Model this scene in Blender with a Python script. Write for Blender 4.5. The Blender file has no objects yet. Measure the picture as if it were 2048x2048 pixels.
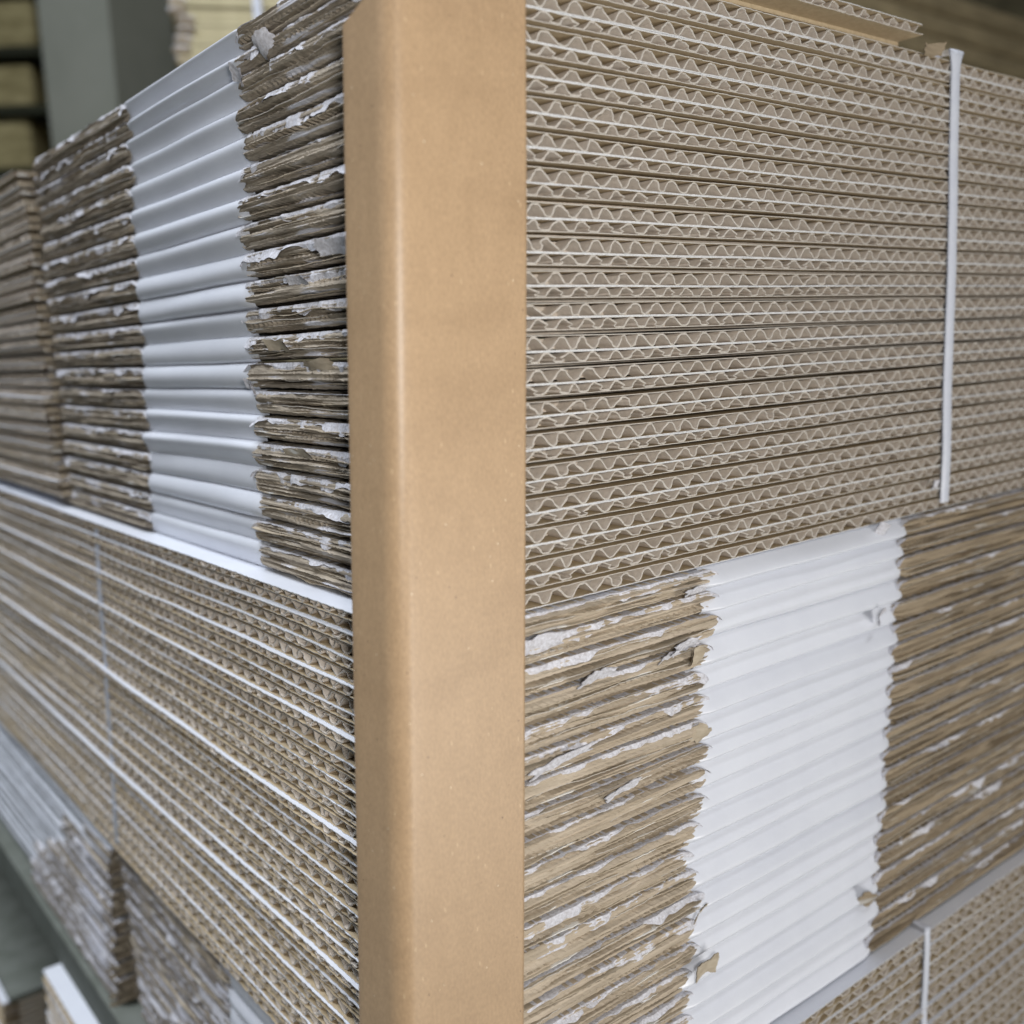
import bpy, math, random
import numpy as np
from mathutils import Matrix, Vector

S = bpy.context.scene
COL = S.collection
MM = 0.001

# ------------------------------------------------------------------ camera
cam_d = bpy.data.cameras.new('camera')
cam = bpy.data.objects.new('camera', cam_d)
COL.objects.link(cam)
CAMLOC = Vector((-0.12888591, -0.18842504, 0.06325104))
right = Vector((0.7823367, -0.62137397, -0.04293804))
down = Vector((-0.13276557, -0.09901014, -0.98618979))
fwd = Vector((0.60854136, 0.77723316, -0.15995633))
m = Matrix((( right.x, -down.x, -fwd.x, CAMLOC.x),
            ( right.y, -down.y, -fwd.y, CAMLOC.y),
            ( right.z, -down.z, -fwd.z, CAMLOC.z),
            (0, 0, 0, 1)))
cam.matrix_world = m
cam_d.sensor_width = 36.0
cam_d.lens = 36.0 * 2048.86 / 2048
cam_d.clip_start = 0.01
cam_d.clip_end = 60
cam_d.dof.use_dof = True
cam_d.dof.focus_distance = 0.275
cam_d.dof.aperture_fstop = 10.0
S.camera = cam
S.render.resolution_x = 1024
S.render.resolution_y = 1024

# ------------------------------------------------------------------ world
w = bpy.data.worlds.new('World')
S.world = w
w.use_nodes = True
bg = w.node_tree.nodes['Background']
bg.inputs[0].default_value = (0.80, 0.86, 1.0, 1)
bg.inputs[1].default_value = 0.085

# ------------------------------------------------------------------ lamps
def area(name, loc, target, sx, sy, power, color):
    d = bpy.data.lights.new(name, 'AREA')
    d.shape = 'RECTANGLE'; d.size = sx; d.size_y = sy
    d.energy = power; d.color = color
    o = bpy.data.objects.new(name, d); COL.objects.link(o)
    o.location = loc
    q = (Vector(target) - Vector(loc)).to_track_quat('-Z', 'Y')
    o.rotation_euler = q.to_euler()
    return o
area('low_fill_light', (0.45, -1.35, -0.50), (0.08, 0, 0), 0.8, 0.35, 15, (1.0, 0.975, 0.94))  # unseen low fill from front right, set low for fold contrast
area('ceiling_lamp', (-0.42, 0.45, 1.5), (0.0, 0.2, 0), 0.12, 1.2, 39, (0.86, 0.92, 1.0))
area('ceiling_lamp', (0.35, -0.75, 1.5), (0.1, 0.0, 0), 1.0, 0.12, 6, (0.93, 0.96, 1.0))
area('camera_lamp', (-0.140, -0.262, 0.085), (0.04, 0.04, 0.02), 0.035, 0.025, 0.80, (1.0, 0.985, 0.96))

S.view_settings.view_transform = 'Standard'
S.view_settings.look = 'None'
S.view_settings.exposure = 0
S.view_settings.gamma = 1
S.view_settings.use_curve_mapping = False

# ------------------------------------------------------------------ materials
def newmat(name):
    mt = bpy.data.materials.new(name); mt.use_nodes = True
    nt = mt.node_tree
    return mt, nt, nt.nodes['Principled BSDF']

def paper(name, base, dark, scale=900, stretch=(1, 1, 1), rough=0.85, spec=0.25, bump=0.25, bscale=2500,
          light=None, lthr=0.62):
    mt, nt, p = newmat(name)
    tc = nt.nodes.new('ShaderNodeTexCoord')
    mp = nt.nodes.new('ShaderNodeMapping'); mp.inputs['Scale'].default_value = stretch
    nt.links.new(tc.outputs['Object'], mp.inputs[0])
    n1 = nt.nodes.new('ShaderNodeTexNoise'); n1.inputs['Scale'].default_value = scale
    n1.inputs['Detail'].default_value = 5; n1.inputs['Roughness'].default_value = 0.65
    nt.links.new(mp.outputs[0], n1.inputs['Vector'])
    cr = nt.nodes.new('ShaderNodeValToRGB')
    cr.color_ramp.elements[0].position = 0.32; cr.color_ramp.elements[0].color = (*dark, 1)
    cr.color_ramp.elements[1].position = 0.66; cr.color_ramp.elements[1].color = (*base, 1)
    nt.links.new(n1.outputs['Fac'], cr.inputs[0])
    last = cr.outputs[0]
    if light:
        n3 = nt.nodes.new('ShaderNodeTexNoise'); n3.inputs['Scale'].default_value = scale * 0.35
        n3.inputs['Detail'].default_value = 6
        nt.links.new(mp.outputs[0], n3.inputs['Vector'])
        r3 = nt.nodes.new('ShaderNodeValToRGB')
        r3.color_ramp.elements[0].position = lthr; r3.color_ramp.elements[1].position = lthr + 0.05
        nt.links.new(n3.outputs['Fac'], r3.inputs[0])
        mx = nt.nodes.new('ShaderNodeMixRGB'); mx.inputs[2].default_value = (*light, 1)
        nt.links.new(r3.outputs[0], mx.inputs[0]); nt.links.new(last, mx.inputs[1])
        last = mx.outputs[0]
    nt.links.new(last, p.inputs['Base Color'])
    p.inputs['Roughness'].default_value = rough
    p.inputs['Specular IOR Level'].default_value = spec
    if bump:
        n2 = nt.nodes.new('ShaderNodeTexNoise'); n2.inputs['Scale'].default_value = bscale
        n2.inputs['Detail'].default_value = 4
        nt.links.new(mp.outputs[0], n2.inputs['Vector'])
        b = nt.nodes.new('ShaderNodeBump'); b.inputs['Strength'].default_value = bump
        b.inputs['Distance'].default_value = 0.0003
        nt.links.new(n2.outputs['Fac'], b.inputs['Height'])
        nt.links.new(b.outputs[0], p.inputs['Normal'])
    return mt

M = {}
M['kraft'] = paper('kraft_liner', (.50, .40, .26), (.40, .31, .195), 700)
M['medium'] = paper('fluting_paper', (.66, .59, .515), (.54, .475, .41), 900)
M['edge'] = paper('cut_paper_edge', (.515, .475, .425), (.39, .355, .31), 2200, bump=0.5)
M['white'] = paper('white_coated_liner', (.69, .705, .755), (.65, .665, .72), 60, rough=0.34, spec=0.6, bump=0.04, bscale=400)
M['white_edge'] = paper('white_liner_edge', (.66, .66, .66), (.46, .45, .44), 1800, bump=0.4)
M['torn'] = paper('torn_kraft_paper', (.49, .41, .315), (.34, .28, .205), 260, (.15, .15, 2.2), bump=0.35, bscale=1500,
                  light=(.60, .58, .56), lthr=0.63)
M['shade'] = paper('void_shade', (.10, .085, .06), (.05, .042, .03), 14, (1, 1, 6), bump=.1)  # near-black brown for the added block that stands for shade
M['torn_brown_shaded'] = paper('shaded_torn_brown_kraft', (.36, .285, .195), (.21, .165, .11), 260, (.12, .12, 2.2), bump=0.35, bscale=1500,
                  light=(.50, .48, .45), lthr=0.64)  # recess shade of the far flaps is put into the brown
M['torn_shaded'] = paper('shaded_torn_board', (.27, .24, .21), (.12, .10, .08), 330, (.2, .2, 3), bump=0.7, bscale=1500,
                  light=(.42, .42, .46), lthr=0.56)  # dimness of the lowest bundles is put into this torn colour
M['shaded_greyliner'] = paper('shaded_grey_liner', (.34, .355, .36), (.25, .26, .26), 40, rough=0.5, bump=0.3, bscale=300)  # grey liner with the far bundle's shade put into the colour
M['torn_cool_shade'] = paper('shaded_torn_kraft_with_white_fibres', (.42, .36, .285), (.20, .165, .125), 420, (.2, .2, 3), bump=0.9, bscale=1300,
                  light=(.58, .57, .60), lthr=0.62)  # white fibres, plus the cool dim left side put into the kraft
M['ply'] = paper('torn_paper_ply', (.50, .43, .33), (.36, .295, .215), 400, (.4, .4, 1), bump=0.5, bscale=1800,
                 light=(.70, .68, .64), lthr=0.6)
M['tornwhite'] = paper('torn_white_paper', (.68, .68, .73), (.44, .42, .43), 1100, bump=1.0, bscale=1400)
M['strap'] = paper('white_strap_plastic', (.60, .62, .68), (.55, .57, .64), 300, rough=0.35, spec=0.5, bump=0.0)
M['board'] = paper('grey_board', (.16, .17, .15), (.11, .12, .10), 60, bump=0.1)
M['dark'] = paper('core_backing_paper', (.66, .585, .50), (.54, .47, .39), 300, bump=0)  # pale backing added behind the flutes to brighten the tubes

def guard_mat():
    mt, nt, p = newmat('guard_kraft')
    tc = nt.nodes.new('ShaderNodeTexCoord')
    def noise(scale, st=(1, 1, 1), det=4, rough=.6):
        mp = nt.nodes.new('ShaderNodeMapping'); mp.inputs['Scale'].default_value = st
        nt.links.new(tc.outputs['Object'], mp.inputs[0])
        n = nt.nodes.new('ShaderNodeTexNoise'); n.inputs['Scale'].default_value = scale
        n.inputs['Detail'].default_value = det; n.inputs['Roughness'].default_value = rough
        nt.links.new(mp.outputs[0], n.inputs['Vector']); return n
    def ramp(src, a, ca, b, cb):
        r = nt.nodes.new('ShaderNodeValToRGB')
        r.color_ramp.elements[0].position = a; r.color_ramp.elements[0].color = (*ca, 1)
        r.color_ramp.elements[1].position = b; r.color_ramp.elements[1].color = (*cb, 1)
        nt.links.new(src, r.inputs[0]); return r.outputs[0]
    base = ramp(noise(260, (1, 1, .35)).outputs['Fac'], .3, (.392, .264, .153), .7, (.428, .290, .170))
    fine = ramp(noise(1700, (1, 1, .5), 4).outputs['Fac'], .3, (.80, .80, .80), .7, (1.10, 1.10, 1.10))
    mul = nt.nodes.new('ShaderNodeMixRGB'); mul.blend_type = 'MULTIPLY'; mul.inputs[0].default_value = .8
    nt.links.new(base, mul.inputs[1]); nt.links.new(fine, mul.inputs[2])
    def specks(scale, thr, col, src, st=(1, 1, 1)):
        mp = nt.nodes.new('ShaderNodeMapping'); mp.inputs['Scale'].default_value = st
        nt.links.new(tc.outputs['Object'], mp.inputs[0])
        v = nt.nodes.new('ShaderNodeTexVoronoi'); v.inputs['Scale'].default_value = scale
        nt.links.new(mp.outputs[0], v.inputs['Vector'])
        lt = nt.nodes.new('ShaderNodeMath'); lt.operation = 'LESS_THAN'; lt.inputs[1].default_value = thr
        nt.links.new(v.outputs['Distance'], lt.inputs[0])
        sep = nt.nodes.new('ShaderNodeSeparateColor'); nt.links.new(v.outputs['Color'], sep.inputs[0])
        gt = nt.nodes.new('ShaderNodeMath'); gt.operation = 'GREATER_THAN'; gt.inputs[1].default_value = .72
        nt.links.new(sep.outputs[0], gt.inputs[0])
        mu = nt.nodes.new('ShaderNodeMath'); mu.operation = 'MULTIPLY'
        nt.links.new(lt.outputs[0], mu.inputs[0]); nt.links.new(gt.outputs[0], mu.inputs[1])
        mx = nt.nodes.new('ShaderNodeMixRGB'); mx.inputs[2].default_value = (*col, 1)
        nt.links.new(mu.outputs[0], mx.inputs[0]); nt.links.new(src, mx.inputs[1])
        return mx.outputs[0]
    smn = noise(22, (1, .3, 2.6), 5, .55)
    smr = ramp(smn.outputs['Fac'], .50, (1, 1, 1), .68, (.88, .87, .86))
    mu2 = nt.nodes.new('ShaderNodeMixRGB'); mu2.blend_type = 'MULTIPLY'; mu2.inputs[0].default_value = .8
    nt.links.new(mul.outputs[0], mu2.inputs[1]); nt.links.new(smr, mu2.inputs[2])
    c = specks(420, .055, (.72, .60, .44), mu2.outputs[0], (1, 1, .6))
    c = specks(700, .10, (.54, .39, .24), c, (1, 1, .25))
    c = specks(640, .09, (.30, .19, .11), c, (.5, .5, 1))
    c = specks(310, .055, (.16, .10, .06), c, (1, 1, .7))
    c = specks(130, .030, (.10, .07, .05), c)
    nt.links.new(c, p.inputs['Base Color'])
    p.inputs['Roughness'].default_value = .42
    p.inputs['Specular IOR Level'].default_value = .45
    b = nt.nodes.new('ShaderNodeBump'); b.inputs['Strength'].default_value = .12; b.inputs['Distance'].default_value = .0003
    nt.links.new(noise(1600, (1, 1, .4)).outputs['Fac'], b.inputs['Height'])
    nt.links.new(b.outputs[0], p.inputs['Normal'])
    return mt
M['guard'] = guard_mat()

# ------------------------------------------------------------------ helpers
class MB:
    def __init__(s): s.v = []; s.f = []; s.mi = []; s.mats = []
    def mat(s, m):
        if m not in s.mats: s.mats.append(m)
        return s.mats.index(m)
    def grid(s, P, m, close_u=False, flip=False):
        """P array (nu, nv, 3) of points"""
        nu, nv = P.shape[:2]; b = len(s.v); k = s.mat(m) if isinstance(m, str) else None
        s.v.extend(map(tuple, P.reshape(-1, 3)))
        for i in range(nu - (0 if close_u else 1)):
            i2 = (i + 1) % nu
            for j in range(nv - 1):
                q = (b + i * nv + j, b + i2 * nv + j, b + i2 * nv + j + 1, b + i * nv + j + 1)
                s.f.append(q[::-1] if flip else q); s.mi.append(k)
    def box(s, lo, hi, m):
        b = len(s.v); k = s.mat(m)
        for x in (lo[0], hi[0]):
            for y in (lo[1], hi[1]):
                for z in (lo[2], hi[2]): s.v.append((x, y, z))
        for q in ((0, 1, 3, 2), (4, 6, 7, 5), (0, 4, 5, 1), (2, 3, 7, 6), (0, 2, 6, 4), (1, 5, 7, 3)):
            s.f.append(tuple(b + i for i in q)); s.mi.append(k)
    def build(s, name, parent=None, smooth=False, origin=(0, 0, 0)):
        me = bpy.data.meshes.new(name)
        o0 = np.array(origin)
        me.from_pydata([tuple(np.array(p) - o0) for p in s.v], [], s.f)
        for mm in s.mats: me.materials.append(M[mm])
        me.polygons.foreach_set('material_index', s.mi)
        if smooth: me.polygons.foreach_set('use_smooth', [True] * len(s.f))
        me.update()
        o = bpy.data.objects.new(name, me); COL.objects.link(o)
        if parent is not None: o.parent = parent
        return o

def thing(name, label, cat, loc, group=None):
    o = bpy.data.objects.new(name, None); COL.objects.link(o)
    o.empty_display_size = .01
    o.location = loc
    o['label'] = label; o['category'] = cat
    if group: o['group'] = group
    return o

def tag(o, label=None, cat=None, group=None, kind=None):
    if label: o['label'] = label
    if cat: o['category'] = cat
    if group: o['group'] = group
    if kind: o['kind'] = kind
    return o

rng = np.random.default_rng(7)
def noise1(n, step, cell, amp, r=None):
    """smooth 1-D value noise, n samples every 'step' with feature size 'cell'"""
    r = r or rng
    k = int(n * step / cell) + 4
    vals = r.uniform(-1, 1, k)
    x = np.arange(n) * step / cell + r.uniform(0, 1)
    i = x.astype(int); f = x - i; f = f * f * (3 - 2 * f)
    return amp * (vals[i] * (1 - f) + vals[i + 1] * f)
def frac1(n, step, cell, amp, octv=3, gain=.55):
    a = np.zeros(n)
    for o in range(octv): a = a + noise1(n, step, cell / 2 ** o, amp * gain ** o)
    return a

# face frames: s along the face away from the corner, d outward from the face plane
class Frame:
    def __init__(s, axis, plane): s.axis = axis; s.plane = plane
    def __call__(s, S_, D_, Z_):
        S_, D_, Z_ = np.broadcast_arrays(S_, D_, Z_)
        if s.axis == 'R': return np.stack([S_, s.plane - D_, Z_], -1)
        return np.stack([s.plane - D_, S_, Z_], -1)

ORD = ['topmost', 'second', 'third', 'fourth', 'fifth', 'sixth', 'seventh', 'eighth', 'ninth', 'tenth', 'eleventh',
       'twelfth', 'thirteenth', 'fourteenth', 'fifteenth', 'sixteenth', 'seventeenth', 'eighteenth', 'nineteenth',
       'twentieth', 'twenty-first']

# contact surfaces: z of the sheet-to-sheet contact k as a function of s, shared by the cartons above and below
class Contacts:
    def __init__(s, zs, L, amp):
        s.zs = zs; s.step = .006; n = int(L / s.step) + 3
        s.x = np.arange(n) * s.step - .02
        s.w = [noise1(n, s.step, .09, amp * 1.3) + noise1(n, s.step, .03, amp * .5) for _ in zs]
        s.w[-1] *= 0
    def z(s, k, S_): return s.zs[k] + np.interp(S_, s.x, s.w[k])

def ribbon(mb, F, Sv, z, th, d0, d1, mat_edge, mat_top, mat_bot, edge_noise=.00012, jag=None):
    """a paper sheet lying in the stack: s-long strip with thickness th, outer edge at d1, inner at -d0"""
    n = len(Sv)
    e = rng.normal(0, edge_noise, n) + noise1(n, 1, 40, .00035) if jag is None else jag
    D1 = d1 + e
    zt = z + th / 2; zb = z - th / 2
    P = F(Sv[:, None], np.stack([np.full(n, -d0), D1], 1), np.stack([zt, zt], 1))
    mb.grid(P, mat_top, flip=(F.axis == 'R'))
    P = F(Sv[:, None], np.stack([np.full(n, -d0), D1], 1), np.stack([zb, zb], 1))
    mb.grid(P, mat_bot, flip=(F.axis != 'R'))
    P = F(Sv[:, None], np.stack([D1, D1], 1), np.stack([zt, zb], 1))
    mb.grid(P, mat_edge, flip=(F.axis == 'R'))

FL_X = np.array([0, .06, .14, .22, .30, .37, .43, .5, .57, .63, .70, .78, .86, .94])
FL_Z = np.array([0, .02, .17, .44, .72, .91, .98, 1, .98, .91, .72, .44, .17, .02])
def flute_sheet(mb, F, s0, s1, period, zlo, zhi, th, depth, dfront, crushed=False, per_noise=.08, dense=True):
    """corrugated medium between zlo(s) and zhi(s) (callables)"""
    xs = []; zs = []
    s = s0 - period * rng.uniform(0, 1)
    X = FL_X if dense else FL_X[::2]; Zf = FL_Z if dense else FL_Z[::2]
    while s < s1:
        p = period * (1 + rng.normal(0, per_noise))
        sk = rng.normal(0, .04)
        if crushed:
            k2 = rng.uniform(.03, .26)
            x = X.copy(); z = Zf.copy()
            x = .5 + (x - .5) * rng.uniform(.72, .95)
            # buckle one leg
            side = 1 if rng.random() < .75 else -1
            bump = np.exp(-((z - .45) / .22) ** 2) * (np.sign(x - .5) == side)
            x = x + side * k2 * (bump - .5 * np.exp(-((z - .15) / .12) ** 2) * (np.sign(x - .5) == side)) * .8
        else:
            x = X + sk * 1.6 * Zf; z = Zf * (1 - abs(rng.normal(0, .035)))
            if rng.random() < .12: x = x + rng.uniform(-.1, .1) * np.sin(np.pi * Zf * 2)
        xs.append(s + x * p); zs.append(z); s += p
    xs = np.concatenate(xs); zz = np.concatenate(zs)
    k = (xs > s0) & (xs < s1); xs = xs[k]; zz = zz[k]
    lo = zlo(xs) + th / 2; hi = zhi(xs) - th / 2
    Z = lo + (hi - lo) * zz + rng.normal(0, .00004, len(xs))
    # normal offset for thickness
    dx = np.gradient(xs); dz = np.gradient(Z); L = np.hypot(dx, dz) + 1e-9
    nx, nz = -dz / L, dx / L
    h = th / 2 * (1 + np.abs(rng.normal(0, .35, len(xs))))
    fe = rng.normal(0, .00014, len(xs)) + dfront + noise1(len(xs), 1, 9, .0003)
    a = (xs + nx * h, Z + nz * h); b = (xs - nx * h, Z - nz * h)
    Dm = np.full(len(xs), -depth)
    # upper face, front edge, lower face; depth gets one mid row with a slight sag
    mb.grid(F(a[0][:, None], np.stack([Dm, fe], 1), np.stack([a[1], a[1]], 1)), 'medium')
    mb.grid(F(b[0][:, None], np.stack([Dm, fe], 1), np.stack([b[1], b[1]], 1)), 'medium')
    mb.grid(F(np.stack([a[0], b[0]], 1), np.stack([fe, fe], 1), np.stack([a[1], b[1]], 1)), 'edge')

def panel(parent, name, F, s0, s1, zlo, zhi, outer_top, off, org, period=.0078, crushed=False, step=.0012,
          depth=.0055, body=True, body_rect=None, dense=True, lth=.00026, thin=False):
    """one corrugated wall of a folded carton: body (added backing close behind the edge, brightens the tubes), white outer liner, kraft inner liner, fluting"""
    Sv = np.arange(s0, s1 + step, step)
    zl = zlo(Sv); zh = zhi(Sv)
    mb = MB()
    (x0, x1), (y0, y1) = body_rect
    zm0 = float(np.mean(zl)) + (.0006 if not outer_top else -.0007); zm1 = float(np.mean(zh)) - .0006
    mb.box((x0, y0, zm0), (x1, y1, zm1), 'dark')
    if thin:
        mb = MB(); zt_ = float(np.min(zh)) - .0006; mb.box((x0, y0, zt_ - .0012), (x1, y1, zt_), 'kraft')
    base = mb.build(name, parent, origin=org)
    mo = MB(); mi = MB(); mf = MB()
    th = lth
    wz = (zh - th / 2) if outer_top else (zl + th / 2)
    kz = (zl + th / 2) if outer_top else (zh - th / 2)
    ribbon(mo, F, Sv, wz, th, depth + .004, off + .0003, 'white_edge', 'white' if outer_top else 'kraft', 'kraft' if outer_top else 'white', .00010)
    mo.build('outer_liner', base, origin=org)
    ribbon(mi, F, Sv, kz, th * .9, depth + .004, off + .0001, 'edge', 'kraft', 'kraft', .0001)
    mi.build('inner_liner', base, origin=org)
    flute_sheet(mf, F, s0, s1, period, lambda x: zlo(x) + th, lambda x: zhi(x) - th, .00034, depth, off - .0001, crushed,
                dense=dense)
    mf.build('fluting', base, origin=org, smooth=False)
    return base

def slant(t, pk):
    # long slope from the top edge outwards to the lower part, then a tight turn under
    a = np.clip((1 - t) / (1 - pk), 0, 1); b = np.clip(t / pk, 0, 1)
    return (.55 * a + .45 * np.sin(a * math.pi / 2)) * np.sin(b * math.pi / 2) ** .6
def prof(t, g, pw=.55):
    return np.sin(np.pi * np.clip(t, 0, 1) ** g) ** pw

def fold(parent, F, y0, y1, zl, zh, org, bulge, g, pw=.55, inner=-.004, e0=1, e1=1, mat='white'):
    """rounded white fold of the carton seen from outside"""
    step = .002; n = int((y1 - y0) / step) + 2
    Sv = np.linspace(y0, y1, n); nt = 19
    t = np.linspace(0, 1, nt)
    lo = zl(Sv)[:, None] + .00004; hi = zh(Sv)[:, None] - .00004
    a = noise1(n, step, .03, .12) + 1
    g2 = g * (1 + noise1(n, step, .06, .10))
    end = np.ones(n)
    d0 = (Sv - y0) / .006; d1 = (y1 - Sv) / .006
    end = np.minimum(1, .45 + .55 * np.clip(np.minimum(d0 if e0 else 9, d1 if e1 else 9), 0, 1) ** .5)
    D = bulge * a[:, None] * end[:, None] * (slant(t[None, :], -g2[:, None]) if g < 0 else prof(t[None, :], g2[:, None], pw))
    Z = lo + (hi - lo) * t[None, :]
    D = np.concatenate([np.full((n, 1), inner), D, np.full((n, 1), inner)], 1)
    Z = np.concatenate([Z[:, :1], Z, Z[:, -1:]], 1)
    mb = MB(); mb.grid(F(Sv[:, None], D, Z), mat, flip=(F.axis == 'R'))
    return mb.build('fold', parent, smooth=True, origin=org)

def torn(parent, F, s0, s1, zl, zh, org, b0, tip0=False, tip1=True, step=.0008, nply=5, white_amt=.5, jag=.0010,
         plain=False, tilt=0.0, tmat='torn'):
    """ragged crushed flap edge: layered kraft plies with torn white liner scraps"""
    n = int((s1 - s0) / step) + 2
    Sv = np.linspace(s0, s1, n); nt = 15
    t = np.linspace(0, 1, nt)
    lo = zl(Sv); hi = zh(Sv); H = hi - lo
    tipl = .0045
    sh = np.ones(n)
    if tip1: sh = np.minimum(sh, .22 + .78 * np.clip((s1 - Sv) / tipl, 0, 1) ** .5)
    if tip0: sh = np.minimum(sh, .22 + .78 * np.clip((Sv - s0) / tipl, 0, 1) ** .5)
    cen = .5 + noise1(n, step, .02, .05)
    lo2 = lo + H * (cen * (1 - sh) + .09 * sh); hi2 = hi - H * ((1 - cen) * (1 - sh) + .06 * sh)
    D = np.zeros((n, nt))
    for j in range(nt):
        D[:, j] = frac1(n, step, .035, .00025, 3) + rng.normal(0, .00032)
    # a few long grooves
    for _ in range(4):
        c = rng.uniform(.08, .7) + frac1(n, step, .05, .05, 2)
        dep = .0030 * np.clip(frac1(n, step, .03, 1, 2) + .4, 0, 1)
        if _ == 0: dep = dep * (.55 + .45 * np.sin(Sv / .0026 * 6.283 + 3 * noise1(n, step, .02, 1)))
        D -= dep[:, None] * np.exp(-((t[None, :] - c[:, None]) / .055) ** 2)
    D += b0 + .0017 * prof(t, 1, .6)[None, :] * sh[:, None] + tilt * (t[None, :] - .5)
    D *= (.35 + .65 * sh[:, None])
    Z = lo2[:, None] + (hi2 - lo2)[:, None] * t[None, :] + rng.normal(0, .00008, (n, nt))
    D = np.concatenate([np.full((n, 1), -.004), D, np.full((n, 1), -.004)], 1)
    Z = np.concatenate([Z[:, :1], Z, Z[:, -1:]], 1)
    mb = MB(); mb.grid(F(Sv[:, None], D, Z), tmat, flip=(F.axis == 'R'))
    o = mb.build('torn_flap', parent, origin=org)
    mp = MB()
    for j in range(nply):
        tj = (j + .5 + rng.uniform(-.3, .3)) / nply
        zc = lo2 + (hi2 - lo2) * np.clip(tj + frac1(n, step, .03, .05, 3), .03, .97)
        a = frac1(n, step, .03, jag * .7, 4, .45) + frac1(n, step, .06, jag * .8, 2) + np.abs(rng.normal(0, jag * .16, n)) - jag * .35
        pr = np.clip(b0 + .0014 * prof(np.array([tj]), 1, .5)[0] * sh + a, -.002, .0042) * (.1 + .9 * sh)
        curl = frac1(n, step, .016, .00035, 3)
        th = .00022
        for zz_ in (th / 2, -th / 2):
            Dm = np.stack([np.full(n, -.003), pr * .5, pr], 1)
            Zm = np.stack([zc, zc + curl * .25, zc + curl], 1) + zz_
            mp.grid(F(Sv[:, None], Dm, Zm), 'ply', flip=(F.axis == 'R') != (zz_ < 0))
        mp.grid(F(Sv[:, None], np.stack([pr, pr], 1), np.stack([zc + curl + th / 2, zc + curl - th / 2], 1)),
                'edge' if j % 2 else 'ply', flip=(F.axis == 'R'))
    mp.build('torn_plies', o, origin=org)
    # scraps of the white liner hanging at the top edge of the carton
    mw = MB()
    keep = frac1(n, step, .032, 1.1, 3) + (white_amt - .5) * 2
    hgt = np.maximum(np.clip(keep, 0, .8) * .0032 * np.clip(.8 + frac1(n, step, .008, .5, 3), .1, 2), .00012)
    on = hgt > 0
    i = 0
    while i < n:
        if on[i]:
            j = i
            while j < n and on[j]: j += 1
            if j - i > 2:
                sl = slice(i, j); k = j - i
                h = hgt[sl] * sh[sl]
                d = b0 + .0007 + frac1(k, step, .004, .0005, 3)
                lift = np.clip(frac1(k, step, .02, .0011, 2), -.0002, .0012) * (h > .0006)
                Dm = np.stack([np.full(k, -.002), d, d + .0004, d + .0003 + lift], 1)
                Zt = hi2[sl]
                Zm = np.stack([Zt, Zt, Zt - h * .4, Zt - h], 1)
                mw.grid(F(Sv[sl][:, None], Dm, Zm), 'tornwhite', flip=(F.axis == 'R'))
            i = j
        i += 1
    if mw.v: mw.build('torn_white_liner', o, origin=org)
    return o

# ------------------------------------------------------------------ bundles
def carton(label, group, flute_axis, Ff, Cf, kf, Fl, Cl, kl, L_f, L_l, segs, fr, gap=.0012, crush_top=True,
           bulge=.0022, g=1.0, top_off=0.0, bot_off=0.0, lift=None, s_start=.0, dense=True, white_amt=.5, white_far=None, tmat='torn', jag=.001,
           step=.0008, top_len=None, b0=.0006, tornpos=None, depth=.0055, nply=4, body=None, torn_body=True):
    zt_f = lambda x: Cf.z(kf, x); zb_f = lambda x: Cf.z(kf + 1, x)
    zt_l = lambda x: Cl.z(kl, x); zb_l = lambda x: Cl.z(kl + 1, x)
    z0 = Cf.zs[kf + 1]; org = (0, 0, z0)
    root = thing('folded_carton', label, 'carton', org, group)
    f_top, f_bot = fr
    gph = rng.uniform(-.0001, .0001)
    def gt(x): return zt_f(x) - f_top * (zt_f(x) - zb_f(x)) + (lift(x) if lift else 0)
    def ztop(x): return zt_f(x) + (lift(x) if lift else 0)
    def gb(x): return zb_f(x) + f_bot * (zt_f(x) - zb_f(x)) + .00012 * np.sin(x * 55 + gph * 3e4)
    if body is None:
        if flute_axis == 'R': body = ((Fl.plane + .006, L_f), (Ff.plane + depth, L_l))
        else: body = ((Ff.plane + depth, L_l), (Fl.plane + .006, L_f))
    tl = top_len or L_f
    tbody = ((body[0][0], tl - .003), body[1]) if top_len else body
    panel(root, 'top_panel', Ff, s_start, tl, gt, ztop, True, top_off, org, crushed=crush_top, body_rect=tbody, dense=dense,
          depth=depth, thin=bool(lift))
    panel(root, 'bottom_panel', Ff, s_start, L_f, zb_f, gb, False, bot_off, org, crushed=False, body_rect=body, dense=dense,
          depth=depth)
    for sg in segs:
        if sg[0] == 'torn':
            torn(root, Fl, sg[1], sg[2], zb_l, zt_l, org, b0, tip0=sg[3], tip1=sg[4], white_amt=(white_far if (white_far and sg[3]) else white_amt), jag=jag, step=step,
                 nply=nply, tmat=('torn_brown_shaded' if (white_far and sg[3]) else tmat))
        else:
            fold(root, Fl, sg[1], sg[2], zb_l, zt_l, org, bulge * rng.uniform(.65, 1.3), g * rng.uniform(.75, 1.3))
    return root

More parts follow.
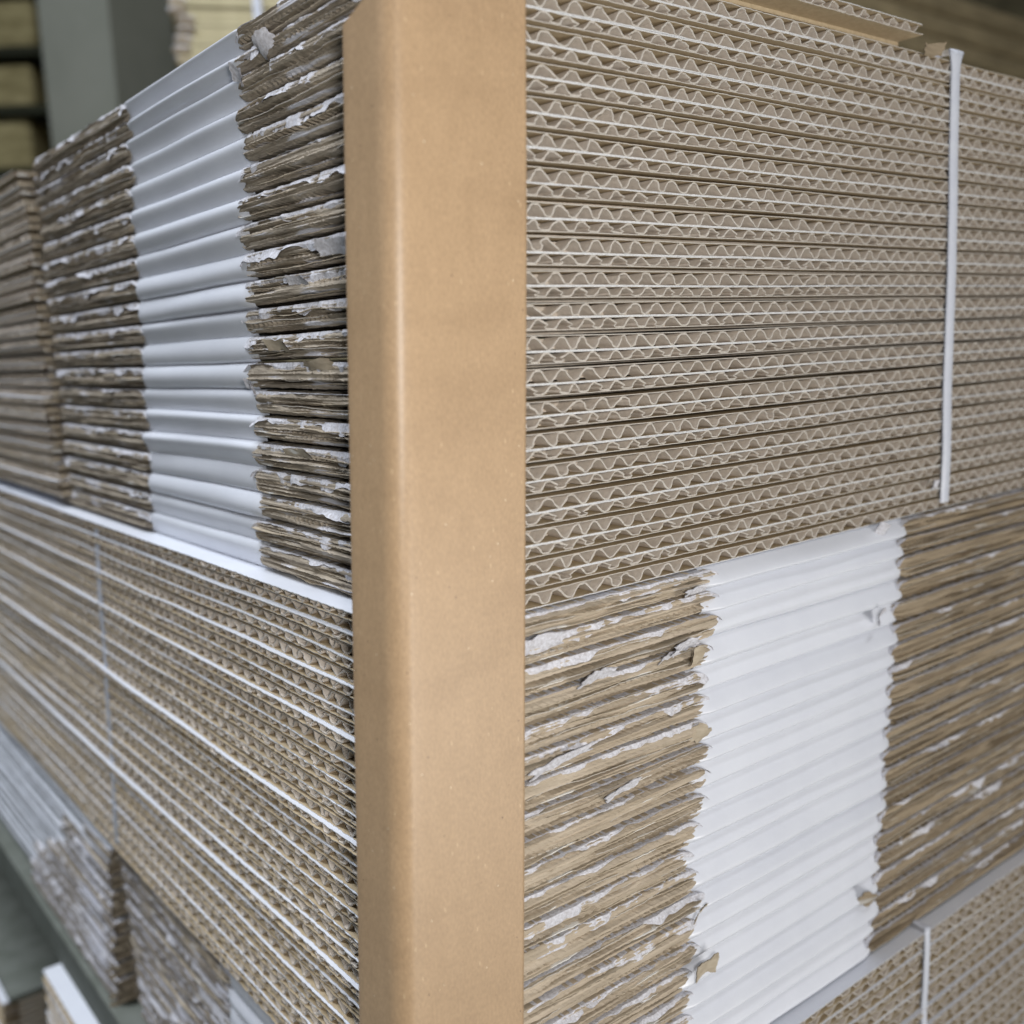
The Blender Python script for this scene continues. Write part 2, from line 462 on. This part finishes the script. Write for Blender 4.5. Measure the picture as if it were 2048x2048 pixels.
# ---- tier A : upper bundle --------------------------------------------------
FRA = Frame('R', 0.0); FLA = Frame('L', 0.0)
zA = [154.6, 146.4] + [138.7 - 7.71 * k for k in range(18)] + [0.0]
zA = [z * MM for z in zA]
CA = Contacts(zA, .42, .00022); CAl = Contacts([.1508, .1442] + zA[2:], .42, .00028)
NA = len(zA) - 1
GA = [3.0, 2.8, 2.8, 2.6, 2.6, 2.4, 1.7, 2.2, .95, .9, 2.0, .9, .8, 2.0, 2.2, 2.0, .75, 1.1, 1.7, 1.9]
for k in range(NA):
    zc = zA[k + 1] / MM
    y1 = (102.3 + (86.9 - 102.3) * (zc - 3.4) / 146.4 + rng.normal(0, 2.2)) * MM
    y2 = (190.7 + (175.7 - 190.7) * (zc - 2) / 149 + rng.normal(0, 1.6)) * MM
    y3 = (322 + (296 - 322) * zc / 150) * MM
    segs = [('fold', y1 - .007, y2 + .004), ('torn', .004, y1, False, True), ('torn', y2, y3, True, False)]
    kw = {}
    if k == 0:
        kw = dict(lift=lambda x: .0042 * np.clip((x - .03) / .06, 0, 1), top_len=.192)
    lab = 'flat folded carton, %s from the top of the upper bundle behind the guard' % ORD[k]
    if k == 0: lab = 'topmost flat carton of the upper bundle, its upper wall lifting free and ending short'
    if k == NA - 1: lab = 'lowest flat carton of the upper bundle, just above the white right-hand folds'
    # left side profile: flat slanted faces high up, rounder ones lower down
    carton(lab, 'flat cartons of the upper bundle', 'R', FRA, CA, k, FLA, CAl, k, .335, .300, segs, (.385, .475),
           bulge=.0023, g=GA[k], white_amt=.95 + .3 * rng.random(), jag=.0010, b0=.0008, tmat='torn_cool_shade', **kw)

# ---- tier B : middle bundle -------------------------------------------------
FLB = Frame('L', -.0062); FRB = Frame('R', 0.0)
zB = [-.0003] + [(-6.1 - 7.37 * k + rng.uniform(-.45, .45)) * MM for k in range(20)] + [-153.5 * MM]
CB = Contacts(zB, .75, .00042); CBr = Contacts(zB, .5, .00030)
CB.w[0] *= 0; CBr.w[0] *= 0
NB = len(zB) - 1
bright = {0: .0022, 1: .0020, 2: .0012, 3: .0016, 5: .0018, 9: .0022, 14: .0014, 15: .002, 17: .0012}
for k in range(NB):
    zc = zB[k + 1] / MM
    x1 = (90.8 + (78.9 - 90.8) * (zc + 1.9) / -112.4 + rng.normal(0, 1.4)) * MM
    x2 = (182.8 + (169.4 - 182.8) * (zc + 1.2) / -131 + rng.normal(0, 1.2)) * MM
    segs = [('fold', x1 - .007, x2 + .004), ('torn', .004, x1, False, True), ('torn', x2, .33, True, False)]
    lab = 'flat folded carton, %s from the top of the middle bundle with white right-hand folds' % ORD[k]
    if k == 0: lab = 'topmost flat carton of the middle bundle, its white top a bright ledge on the left'
    if k == NB - 1: lab = 'lowest flat carton of the middle bundle, above the dark gap on the left side'
    carton(lab, 'flat cartons of the middle bundle', 'L', FLB, CB, k, FRB, CBr, k, .72, .33, segs, (.385, .475),
           bulge=.0036, g=-.27, top_off=bright.get(k, .0009), bot_off=.0006, s_start=.002, white_amt=.82, jag=.0009,
           b0=.0014, white_far=.30)

# ---- tier C : lower bundle --------------------------------------------------
FRC = Frame('R', -.006); FLC = Frame('L', -.0005)
zC = [(-153.6 - 7.7 * k) * MM for k in range(12)]
CC = Contacts(zC, .5, .0003); CCl = Contacts([z - .0085 for z in zC], .7, .0003)
NC = len(zC) - 1
for k in range(NC):
    y1 = (155 + rng.normal(0, 1.5)) * MM; y0 = (70 + rng.normal(0, 1.5)) * MM; y3 = (283 - k * .8) * MM
    segs = [('fold', y0 - .012, y1 + .004), ('torn', .004, y0, False, True), ('torn', y1, y3, True, False)]
    lab = 'flat folded carton, %s from the top of the lowest strapped bundle' % ORD[k]
    if k == 0: lab = 'topmost flat carton of the lowest bundle, its shiny white top a ledge at lower right'
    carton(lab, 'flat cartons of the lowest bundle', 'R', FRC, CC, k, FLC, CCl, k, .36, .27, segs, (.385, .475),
           bulge=.0024, g=1.0, dense=False, white_amt=.9, step=.0014, b0=.0002, tmat='torn_shaded', body=((.060, .36), (-.0004, .27)), s_start=.03,
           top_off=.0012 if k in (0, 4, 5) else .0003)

# ---- neighbouring bundles on the left --------------------------------------
def neighbour(nm, zs, y0, y1, plane, where, group, bright, prot_step=0.0, endmat=True):
    F = Frame('L', plane); Fe = Frame('R', y0)
    C_ = Contacts(zs, y1 + .05, .0003); Ce = Contacts(zs, .1, .0001)
    n = len(zs) - 1
    for k in range(n):
        jit = rng.normal(0, .0012)
        y0k = y0 + rng.normal(0, .0015)
        if where == 'A': lab = 'blurred flat carton, %s from the top of the far left bundle at upper level' % ORD[k]
        else: lab = 'blurred shade-greyed flat carton, %s from the top of the far left bundle near floor' % ORD[k]
        org = (0, 0, zs[k + 1])
        root = thing('folded_carton', lab, 'carton', org, group)
        zt = lambda x, k=k: C_.z(k, x); zb = lambda x, k=k: C_.z(k + 1, x)
        gt = lambda x: zt(x) - .37 * (zt(x) - zb(x)); gb = lambda x: zb(x) + .46 * (zt(x) - zb(x))
        off = jit + prot_step * k
        body = ((plane + .010, plane + .12), (y0k + .004, y1))
        if where == 'C':
            mb = MB(); mb.box((body[0][0] - .006, body[1][0], zs[k + 1] + .0005), (body[0][1], body[1][1], zs[k] - .0005), 'dark')
            mb.build('board_walls', root, origin=org)
            fold(root, F, y0k, y1, zb, zt, org, .0014 * rng.uniform(.6, 1.3), rng.uniform(1.0, 2.2), e0=0, mat='shaded_greyliner' if k % 3 else 'shaded_greyliner')
            le = .05 + .012 * k + rng.uniform(-.01, .02)
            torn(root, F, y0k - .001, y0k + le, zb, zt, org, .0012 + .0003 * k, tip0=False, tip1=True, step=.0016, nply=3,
                 white_amt=1.1 if k > 5 else .8, jag=.0014, tmat='torn_shaded')
            mb = MB(); Sr = np.arange(y0k, y1, .006)
            ribbon(mb, F, Sr, zt(Sr) - .0003, .0003, .012, .0012 + rng.uniform(0, .0016), 'white_edge', 'white', 'kraft')
            mb.build('outer_liner', root, origin=org)
        if where != 'C': panel(root, 'top_panel', F, y0k, y1, gt, zt, True, off + bright.get(k, .0003), org, crushed=True, body_rect=body,
              dense=False, depth=.009)
        if where != 'C': panel(root, 'bottom_panel', F, y0k, y1, zb, gb, False, off, org, body_rect=body, dense=False, depth=.009)
        # end of the board where the bundle steps forward: closing flaps
        mb = MB(); P0 = plane - off
        for (za, zb_) in ((zs[k + 1] + .0004, zs[k + 1] + .0030), (zs[k] - .0028, zs[k] - .0004)):
            n_ = 12
            xs = np.linspace(P0, P0 + .014, n_)
            yy = y0k - np.abs(rng.normal(0, .0006, n_))
            P = np.stack([np.stack([xs, yy, np.full(n_, za)], 1), np.stack([xs, yy - rng.normal(0, .0003, n_), np.full(n_, zb_)], 1)], 1)
            mb.grid(P, 'ply')
        mb.build('cut_end', root, origin=org)
neighbour('A', [z * MM for z in [147.0 - 7.5 * k for k in range(20)]], .300, .62, -.006, 'A',
          'flat cartons of the far left upper bundle',
          {0: .001, 5: .0016, 6: .0014, 7: .0016, 11: .0018, 14: .0018, 15: .0018, 18: .0012})
neighbour('C', [(-161.5 - 7.4 * k) * MM for k in range(12)], .290, .75, -.0030, 'C',
          'flat cartons of the far left lower bundle', {i: .0022 for i in (1, 2, 4, 5, 6, 8, 10)}, prot_step=.0009)

# ------------------------------------------------------------------ corner guard
def guard():
    root = thing('corner_guard', 'tall brown kraft cardboard corner guard standing against the stack corner', 'corner guard',
                 (-.02, -.008, -.30))
    org = (-.02, -.008, -.30)
    zs = np.linspace(-.30, .134, 60)
    T = .0032; R = .0048
    def outline(z, inner):
        rx = -.0204 + .0575 * (z)          # outer ridge x at height z
        t = T if inner else 0
        y = -.008 + t
        x = rx + t
        r = R - t
        pts = []
        xr = rx + .0348; yl = .0100
        e = T / 2
        # right leg from far end to corner
        for u in np.linspace(0, 1, 14): pts.append((xr - e * 0 - u * (xr - (x + r)), y))
        for a in np.linspace(0, math.pi / 2, 12)[1:]:
            pts.append((x + r - r * math.sin(a), y + r - r * math.cos(a)))
        for u in np.linspace(0, 1, 8)[1:]: pts.append((x, y + r + u * (yl - y - r)))
        return pts
    rows = []
    w1 = noise1(60, 1, 14, .00015); w2 = noise1(60, 1, 9, .0001)
    for i, z in enumerate(zs):
        o = outline(z, False); n = outline(z, True)
        # rounded leg ends
        e = [];
        xa, ya = o[0]; xb, yb = n[0]
        for a in np.linspace(0, math.pi, 7)[1:-1]:
            e.append((xa + T / 2 * .8 * math.sin(a), (ya + yb) / 2 - T / 2 * math.cos(a)))
        e2 = []
        xc, yc = o[-1]; xd, yd = n[-1]
        for a in np.linspace(0, math.pi, 7)[1:-1]:
            e2.append(((xc + xd) / 2 - T / 2 * math.cos(a), yc + T / 2 * .8 * math.sin(a)))
        loop = o + e2 + n[::-1] + e[::-1]
        rows.append([(x + w2[i], y + w1[i] * (1 if x > -.01 else .3), z) for x, y in loop])
    P = np.array(rows)                       # (nz, nloop, 3)
    # slanted top cut: raise towards the right-hand leg
    for i in range(60):
        f = max(0, (zs[i] - .09) / .044)
        P[i, :, 2] += f * np.clip((P[i, :, 0] + .013) / .035, 0, 1) * .007 - f * np.clip((P[i, :, 1]) / .010, 0, 1) * .003
    mb = MB()
    Pc = np.concatenate([P, P[:, :1]], 1)
    mb.grid(Pc, 'guard')
    o = mb.build('angle_profile', root, smooth=True, origin=org)
    # cap of the top end
    me = MB(); nl = len(rows[0]); top = P[-1]
    b = len(top)
    me.v = [tuple(p) for p in top]; me.mat('edge')
    h = (len(outline(0, False)))
    idx_o = list(range(h)); idx_n = list(range(h + 5, h + 5 + h))[::-1]
    for a in range(h - 1):
        me.f.append((idx_o[a], idx_o[a + 1], idx_n[a + 1], idx_n[a])); me.mi.append(0)
    me.build('cut_end', root, origin=org)
guard()

# ------------------------------------------------------------------ straps
def strap(name, label, F, s_at, z0, z1, wdt, d, over, dark=False, flare=0.0, lean=0.0):
    org = tuple(F(np.array(s_at), np.array(0.0), np.array(z0)))
    root = thing(name, label, 'strap', org, 'white straps round the bundles')
    n = 60; zs = np.linspace(z0, z1, n)
    path = [(z, d + noise1(1, 1, 1, 0)[0]) for z in zs]
    dd = d + noise1(n, 1, 8, .00025); ss = s_at + noise1(n, 1, 15, .0003) + lean * (zs - z0)
    wv = np.full(n, wdt / 2)
    if flare: wv = wv + flare * np.clip((zs - (z1 - .006)) / .006, 0, 1) ** 2
    rows = []
    for i in range(n):
        rows.append([(ss[i] - wv[i], dd[i] - .0003, zs[i]), (ss[i] - wv[i] * .7, dd[i] + .0002, zs[i]), (ss[i], dd[i] + .00028, zs[i]),
                     (ss[i] + wv[i] * .7, dd[i] + .0002, zs[i]), (ss[i] + wv[i], dd[i] - .0003, zs[i])])
    # run over the top edge, inwards
    for j, dn in enumerate(np.linspace(.001, over, 10)):
        zt = z1 + .0005 * min(1, j / 2)
        wl = wv[-1]
        rows.append([(ss[-1] + q * wl, d - dn, zt + .0003 * (1 - abs(q))) for q in (-1, -.7, 0, .7, 1)])
    A = np.array(rows)
    mb = MB(); mb.grid(F(A[..., 0], A[..., 1], A[..., 2]), 'strap', flip=(F.axis != 'R'))
    B = A.copy(); B[..., 1] -= .0005
    mb.grid(F(B[..., 0], B[..., 1], B[..., 2]), 'strap', flip=(F.axis == 'R'))
    mb.build('band', root, smooth=True, origin=org)
    return root
strap('bundle_strap', 'white vertical strap around the upper bundle, at upper right', FRA, .2135, .002, .1535, .0052, .0012, .03,
      flare=.002)
strap('bundle_strap', 'greyish strap crossing the left side of the middle bundle', FLB, .266, -.150, -.001, .0040, .0010, .012,
      lean=-.14)
strap('bundle_strap', 'white strap running down the lowest bundle at lower right', FRC, .1965, -.245, -.1525, .0034, .0015, .02)

# ------------------------------------------------------------------ loose torn bits stuck on the cartons
CARTONS = [o for o in COL.objects if o.name.startswith('folded_carton')]
def facept(axis, px, py, plane):
    d = (right * ((px - 1024) / 2048.86) + down * ((py - 1024) / 2048.86) + fwd)
    i = 1 if axis == 'R' else 0
    t = (plane - CAMLOC[i]) / d[i]
    return CAMLOC + d * t
def scrap(axis, px, py, w, h, ang, mat, out=.0035, curl=.0015, grp='middle'):
    plane = {'R': 0.0, 'L': 0.0}[axis]
    q = facept(axis, px, py, plane - out)
    F = Frame(axis, plane - out)
    nu, nv = 16, 9
    u = np.linspace(-.5, .5, nu); v = np.linspace(-.5, .5, nv)
    U, V = np.meshgrid(u, v, indexing='ij')
    edge = 1 + noise1(nu, 1, 2.2, .28)[:, None] * np.abs(2 * V)
    X = U * w * (1 + noise1(nv, 1, 2, .18)[None, :]); Y = V * h * edge
    Dp = curl * (2 * U) ** 2 * np.sign(ang + .01) + curl * 1.6 * V + rng.normal(0, .00006, (nu, nv))
    ca, sa = math.cos(math.radians(ang)), math.sin(math.radians(ang))
    s0 = q.x if axis == 'R' else q.y
    Sg = s0 + X * ca - Y * sa; Zg = q.z + X * sa + Y * ca
    def nearest():
        best = None
        for c in CARTONS:
            if c.get('group') == 'flat cartons of the %s bundle' % grp and c.location.z <= q.z:
                if best is None or c.location.z > best.location.z: best = c
        return best
    par = nearest()
    if par is None: return
    mb = MB()
    for t_ in (0, .0003):
        mb.grid(F(Sg, Dp + t_, Zg), mat, flip=(axis == 'R') == (t_ > 0))
    mb.build('torn_scrap', par, smooth=True, origin=tuple(par.location))
for a in [('L', 522, 86, .0075, .0042, -25, 'tornwhite', .004, .0018, 'upper'), ('L', 505, 772, .0050, .0030, 20, 'tornwhite', .0045, .001, 'upper'),
          ('L', 600, 560, .010, .0022, 4, 'tornwhite', .004, .001, 'upper'), ('L', 672, 492, .016, .0034, 3, 'tornwhite', .005, .001, 'upper'),
          ('L', 480, 152, .0065, .0040, 30, 'tornwhite', .004, .001, 'upper'), ('L', 630, 730, .014, .0026, -2, 'ply', .0045, .0012, 'upper'),
          ('L', 560, 690, .013, .0028, 2, 'ply', .0045, .0012, 'upper'), ('L', 600, 905, .015, .0022, 0, 'ply', .0042, .001, 'upper'),
          ('R', 1385, 1182, .0085, .0022, 5, 'tornwhite', .0042, .001, 'middle'), ('R', 1365, 1292, .0105, .0032, 6, 'tornwhite', .0044, .0012, 'middle'),
          ('R', 1388, 1312, .0055, .0048, 10, 'ply', .0046, .0014, 'middle'), ('R', 1335, 1312, .0075, .0022, 8, 'tornwhite', .0042, .0008, 'middle'),
          ('R', 1405, 1470, .0060, .0050, -35, 'ply', .0042, .0018, 'middle'), ('R', 1408, 1935, .0085, .0062, 4, 'ply', .0046, .0010, 'middle'),
          ('R', 1398, 1825, .0075, .0016, 35, 'ply', .005, .0006, 'middle'), ('R', 1070, 1290, .016, .0042, 3, 'tornwhite', .0036, .0012, 'middle'),
          ('R', 1190, 1352, .012, .0030, 5, 'tornwhite', .0038, .0012, 'middle'), 
          ('R', 1240, 1580, .012, .0024, 8, 'tornwhite', .004, .0008, 'middle'), ('R', 1120, 1520, .020, .0026, 6, 'tornwhite', .0036, .0008, 'middle'),
          ('R', 1770, 1060, .0060, .0040, -20, 'tornwhite', .004, .0014, 'middle'), ('R', 1758, 1232, .0050, .0036, 50, 'tornwhite', .004, .0012, 'middle'),
          ('R', 1740, 1800, .0080, .0050, -30, 'torn_brown_shaded', .005, .0014, 'middle'), ('R', 1862, 100, .012, .0034, 8, 'torn_brown_shaded', .001, .001, 'upper'),
          ('R', 1868, 968, .0032, .0028, 0, 'tornwhite', .002, .0005, 'upper')]:
    scrap(*a)

# ------------------------------------------------------------------ below the lowest bundle
mb = MB(); mb.box((-.0125, .02, -.2625), (.40, .95, -.2425), 'board')
tag(mb.build('pallet_board'), 'grey board lying under the lowest bundle', 'board')
mb = MB(); mb.box((.012, .03, -.56), (.38, .40, -.2630), 'dark')
tag(mb.build('stack_fill'), 'dark lower part of the stack in shade under the grey board', 'stack')

mb = MB(); mb.box((.022, .47, -.3475), (.38, .93, -.2630), 'shade')  # dark block added to stand for the shade in the gap under the board
tag(mb.build('stack_fill'), 'added dark block for the shade between the grey board and the bottom left pile', 'stack')
def lowbundle(zs, y0, y1, plane, where, group):
    F = Frame('L', plane); C_ = Contacts(zs, y1 + .05, .0003)
    for k in range(len(zs) - 1):
        org = (0, 0, zs[k + 1])
        lab = 'flat carton, %s in the %s' % ('topmost' if k == 0 else ORD[k] + ' from the top', where)
        root = thing('folded_carton', lab, 'carton', org, group)
        zt = lambda x, k=k: C_.z(k, x); zb = lambda x, k=k: C_.z(k + 1, x)
        gt = lambda x: zt(x) - .4 * (zt(x) - zb(x)); gb = lambda x: zb(x) + .46 * (zt(x) - zb(x))
        yy = y1 + rng.normal(0, .002) if k else y1
        body = ((plane + .010, plane + .2), (y0, yy - .001))
        panel(root, 'top_panel', F, y0, yy, gt, zt, True, rng.normal(0, .0006), org, crushed=True, body_rect=body,
              dense=False, depth=.03 if k == 0 else .014)
        panel(root, 'bottom_panel', F, y0, yy, zb, gb, False, 0, org, body_rect=body, dense=False, depth=.009)
lowbundle([(-263.2 - 7.7 * k) * MM for k in range(11)], .10, .382, -.022, 'block below the grey board at lower left',
          'flat cartons below the grey board')
lowbundle([(-352 - 7.7 * k) * MM for k in range(6)], .515, .80, -.024, 'small pile at the bottom left corner',
          'flat cartons in the bottom left pile')
mb = MB(); mb.box((-.0195, .512, -.3518), (.2, .82, -.348), 'board')
tag(mb.build('cover_board'), 'dull grey-green board covering the small pile at bottom left', 'board')

# ------------------------------------------------------------------ background
M['floor'] = paper('concrete_floor', (.20, .22, .20), (.13, .145, .13), 7, rough=.6, bump=.2, bscale=60)
M['wall'] = paper('dark_wall', (.45, .38, .22), (.15, .13, .08), 2.5, bump=.0)
M['post'] = paper('grey_post_paint', (.22, .222, .185), (.185, .19, .155), 8, rough=.6, bump=.0)
M['rack'] = paper('rack_steel', (.035, .037, .02), (.02, .02, .012), 10, bump=0)
M['bgkraft'] = paper('background_kraft', (.52, .46, .29), (.36, .31, .19), 30, (1, 1, 4), bump=.1)
M['package'] = paper('package_kraft', (.44, .37, .19), (.22, .18, .08), 16, (1, 1, 3), bump=.1)
M['bgdark'] = paper('dull_kraft', (.42, .33, .19), (.20, .16, .09), 14, (1, 1, 6), bump=.1)
mb = MB(); mb.box((-4, -4, -.66), (6, 6, -.62), 'floor'); tag(mb.build('floor'), kind='structure')
mb = MB(); mb.box((-4, 4.0, -.62), (6, 4.1, 3.2), 'wall'); tag(mb.build('wall_back'), kind='structure')
mb = MB(); mb.box((4.0, -4, -.62), (4.1, 4, 3.2), 'wall'); tag(mb.build('wall_right'), kind='structure')

def campt(px, py, dist):
    """world point seen at photo pixel px,py (2048 scale) at a given depth"""
    r_ = right * ((px - 1024) / 2048.86) + down * ((py - 1024) / 2048.86) + fwd
    return CAMLOC + r_ * dist

# far carton stack at upper left
p = campt(352, 60, 1.05); ROTB = -math.radians(25)
F1 = Frame('R', p.y); zs = [p.z + .09 - .0095 * k for k in range(20)]
Cbg = Contacts(zs, .9, .0004)
for k in range(len(zs) - 1):
    org = (p.x, p.y, zs[k + 1])
    root = thing('folded_carton', 'out-of-focus flat carton, %s from the top of the distant stack beyond the bundles' % ORD[k],
                 'carton', org, 'flat cartons of the distant stack')
    zt = lambda x, k=k: Cbg.z(k, x); zb = lambda x, k=k: Cbg.z(k + 1, x)
    j = rng.normal(0, .003)
    mb = MB(); mb.box((p.x + j, p.y + rng.normal(0, .001), zs[k + 1] + .0003), (p.x + .5, p.y + .4, zs[k] - .0006), 'bgkraft')
    mb.build('board_wall', root, origin=org)
    root.rotation_euler.z = ROTB
    n = 8; Sx = np.linspace(p.x + j - .004, p.x + j + .012, n)
    torn(root, F1, p.x + j - .003, p.x + j + .016, zb, zt, org, .001, tip0=True, tip1=True, step=.002, nply=2, white_amt=1.2, jag=.002)
mb = MB(); mb.box((.004, .004, -.62 - zs[-1]), (.49, .39, -.001), 'bgkraft')
o = mb.build('stack_fill'); o.location = (p.x, p.y, zs[-1]); o.rotation_euler.z = ROTB
tag(o, 'lower part of the distant carton stack standing on the floor', 'stack')
ps = campt(508, 0, 1.05)
sb = strap('bundle_strap', 'out-of-focus white strap down the distant stack', Frame('R', 0.0), 0.0, zs[-1], zs[0] + .001, .009, .001, .05)
sb.location = (p.x + .082 * math.cos(ROTB), p.y + .082 * math.sin(ROTB) - .003, zs[-1]); sb.rotation_euler.z = ROTB

# grey steel post
a = campt(82, 0, 1.5); 
def prism(name, pts, z0, z1, mat, **kw):
    mb = MB(); n = len(pts)
    mb.v = [(x, y, z0) for x, y in pts] + [(x, y, z1) for x, y in pts]; mb.mat(mat)
    for i in range(n):
        j = (i + 1) % n; mb.f.append((i, j, n + j, n + i)); mb.mi.append(0)
    mb.f.append(tuple(range(n))[::-1]); mb.mi.append(0)
    mb.f.append(tuple(range(n, 2 * n))); mb.mi.append(0)
    return mb.build(name, **kw)
def camxy(px, dist): q = campt(px, 100, dist); return (q.x, q.y)
root = thing('steel_post', 'out-of-focus grey steel post behind the stack at upper left', 'post', (a.x, a.y, -.62))
prism('post_shaft', [camxy(84, 1.55), camxy(225, 1.50), camxy(350, 1.62), camxy(215, 1.72)], -.62, 2.2, 'post', parent=root,
      origin=(a.x, a.y, -.62))
mb = MB(); mb.box((a.x - .1, a.y - .05, -.62), (a.x + .28, a.y + .16, -.605), 'post')
mb.build('base_plate', root, origin=(a.x, a.y, -.62))

# storage rack with cartons, far left edge
r0 = campt(-260, 100, 1.9); r1 = campt(86, 100, 1.9)
root = thing('storage_rack', 'dark storage rack at the upper left edge holding pale packages', 'rack', (r0.x, r0.y, -.62))
org = (r0.x, r0.y, -.62)
ux = Vector((r1.x - r0.x, r1.y - r0.y, 0)); W = ux.length; ux.normalize(); uy = Vector((-ux.y, ux.x, 0))
def rb(u0, u1, v0, v1, z0, z1):
    P = [r0 + ux * u + uy * v for u, v in ((u0, v0), (u1, v0), (u1, v1), (u0, v1))]
    return [(q.x, q.y) for q in P], z0, z1
for u in (0, W - .17):
    for v in (.0, .4):
        c, z0, z1 = rb(u, u + .03, v, v + .03, -.62, 1.6); prism('upright', c, z0, z1, 'rack', parent=root, origin=org)
c, z0, z1 = rb(0, W, .45, .47, -.62, 1.6); prism('back_panel', c, z0, z1, 'rack', parent=root, origin=org)
shelf_px = [85, 205, 320, 430]
shz = [campt(40, y, 1.9).z for y in (-45, 92, 206, 330)]
for z in shz:
    c, z0, z1 = rb(0, W, .0, .44, z - .016, z); prism('shelf', c, z0, z1, 'rack', parent=root, origin=org)
hs = [.11, .088, .080, .10]
names = ['pale package on the highest visible shelf of the dark rack', 'pale package on the second shelf of the dark rack',
         'pale package on the third shelf of the dark rack', 'pale package on the lowest visible shelf of the dark rack']
for i, z in enumerate(shz):
    c, z0, z1 = rb(W - .30, W - [.075, .02, .035, .05][i], .02, .36, z + .001, z + hs[i])
    o = prism('package', c, z0, z1, 'package')
    md = o.modifiers.new('round', 'BEVEL'); md.width = .012; md.segments = 3
    tag(o, names[i], 'package', 'pale packages on the rack')

# dark stack beyond the top right
q = campt(1380, 60, 1.35)
for k in range(12):
    z1 = q.z + .15 - .041 * k
    mb = MB(); jx = rng.normal(0, .012)
    xs = np.linspace(0, 1, 30)
    mb.box((q.x + jx, q.y + rng.normal(0, .012), z1 - .034), (q.x + 1.3, q.y + .6, z1), 'bgdark')
    o = mb.build('carton_bundle')
    md = o.modifiers.new('round', 'BEVEL'); md.width = .006; md.segments = 3
    tag(o, 'dim brown bundle, %s in the dark stack beyond the upper right' % ('topmost' if k == 0 else ORD[k] + ' from the top'),
        'bundle', 'dim bundles of the far right stack')
mb = MB(); mb.box((q.x, q.y + .01, -.62), (q.x + 1.25, q.y + .58, q.z + .15 - .041 * 12 + .002), 'bgdark')
tag(mb.build('stack_fill'), 'hidden base of the dark stack beyond the upper right', 'stack')
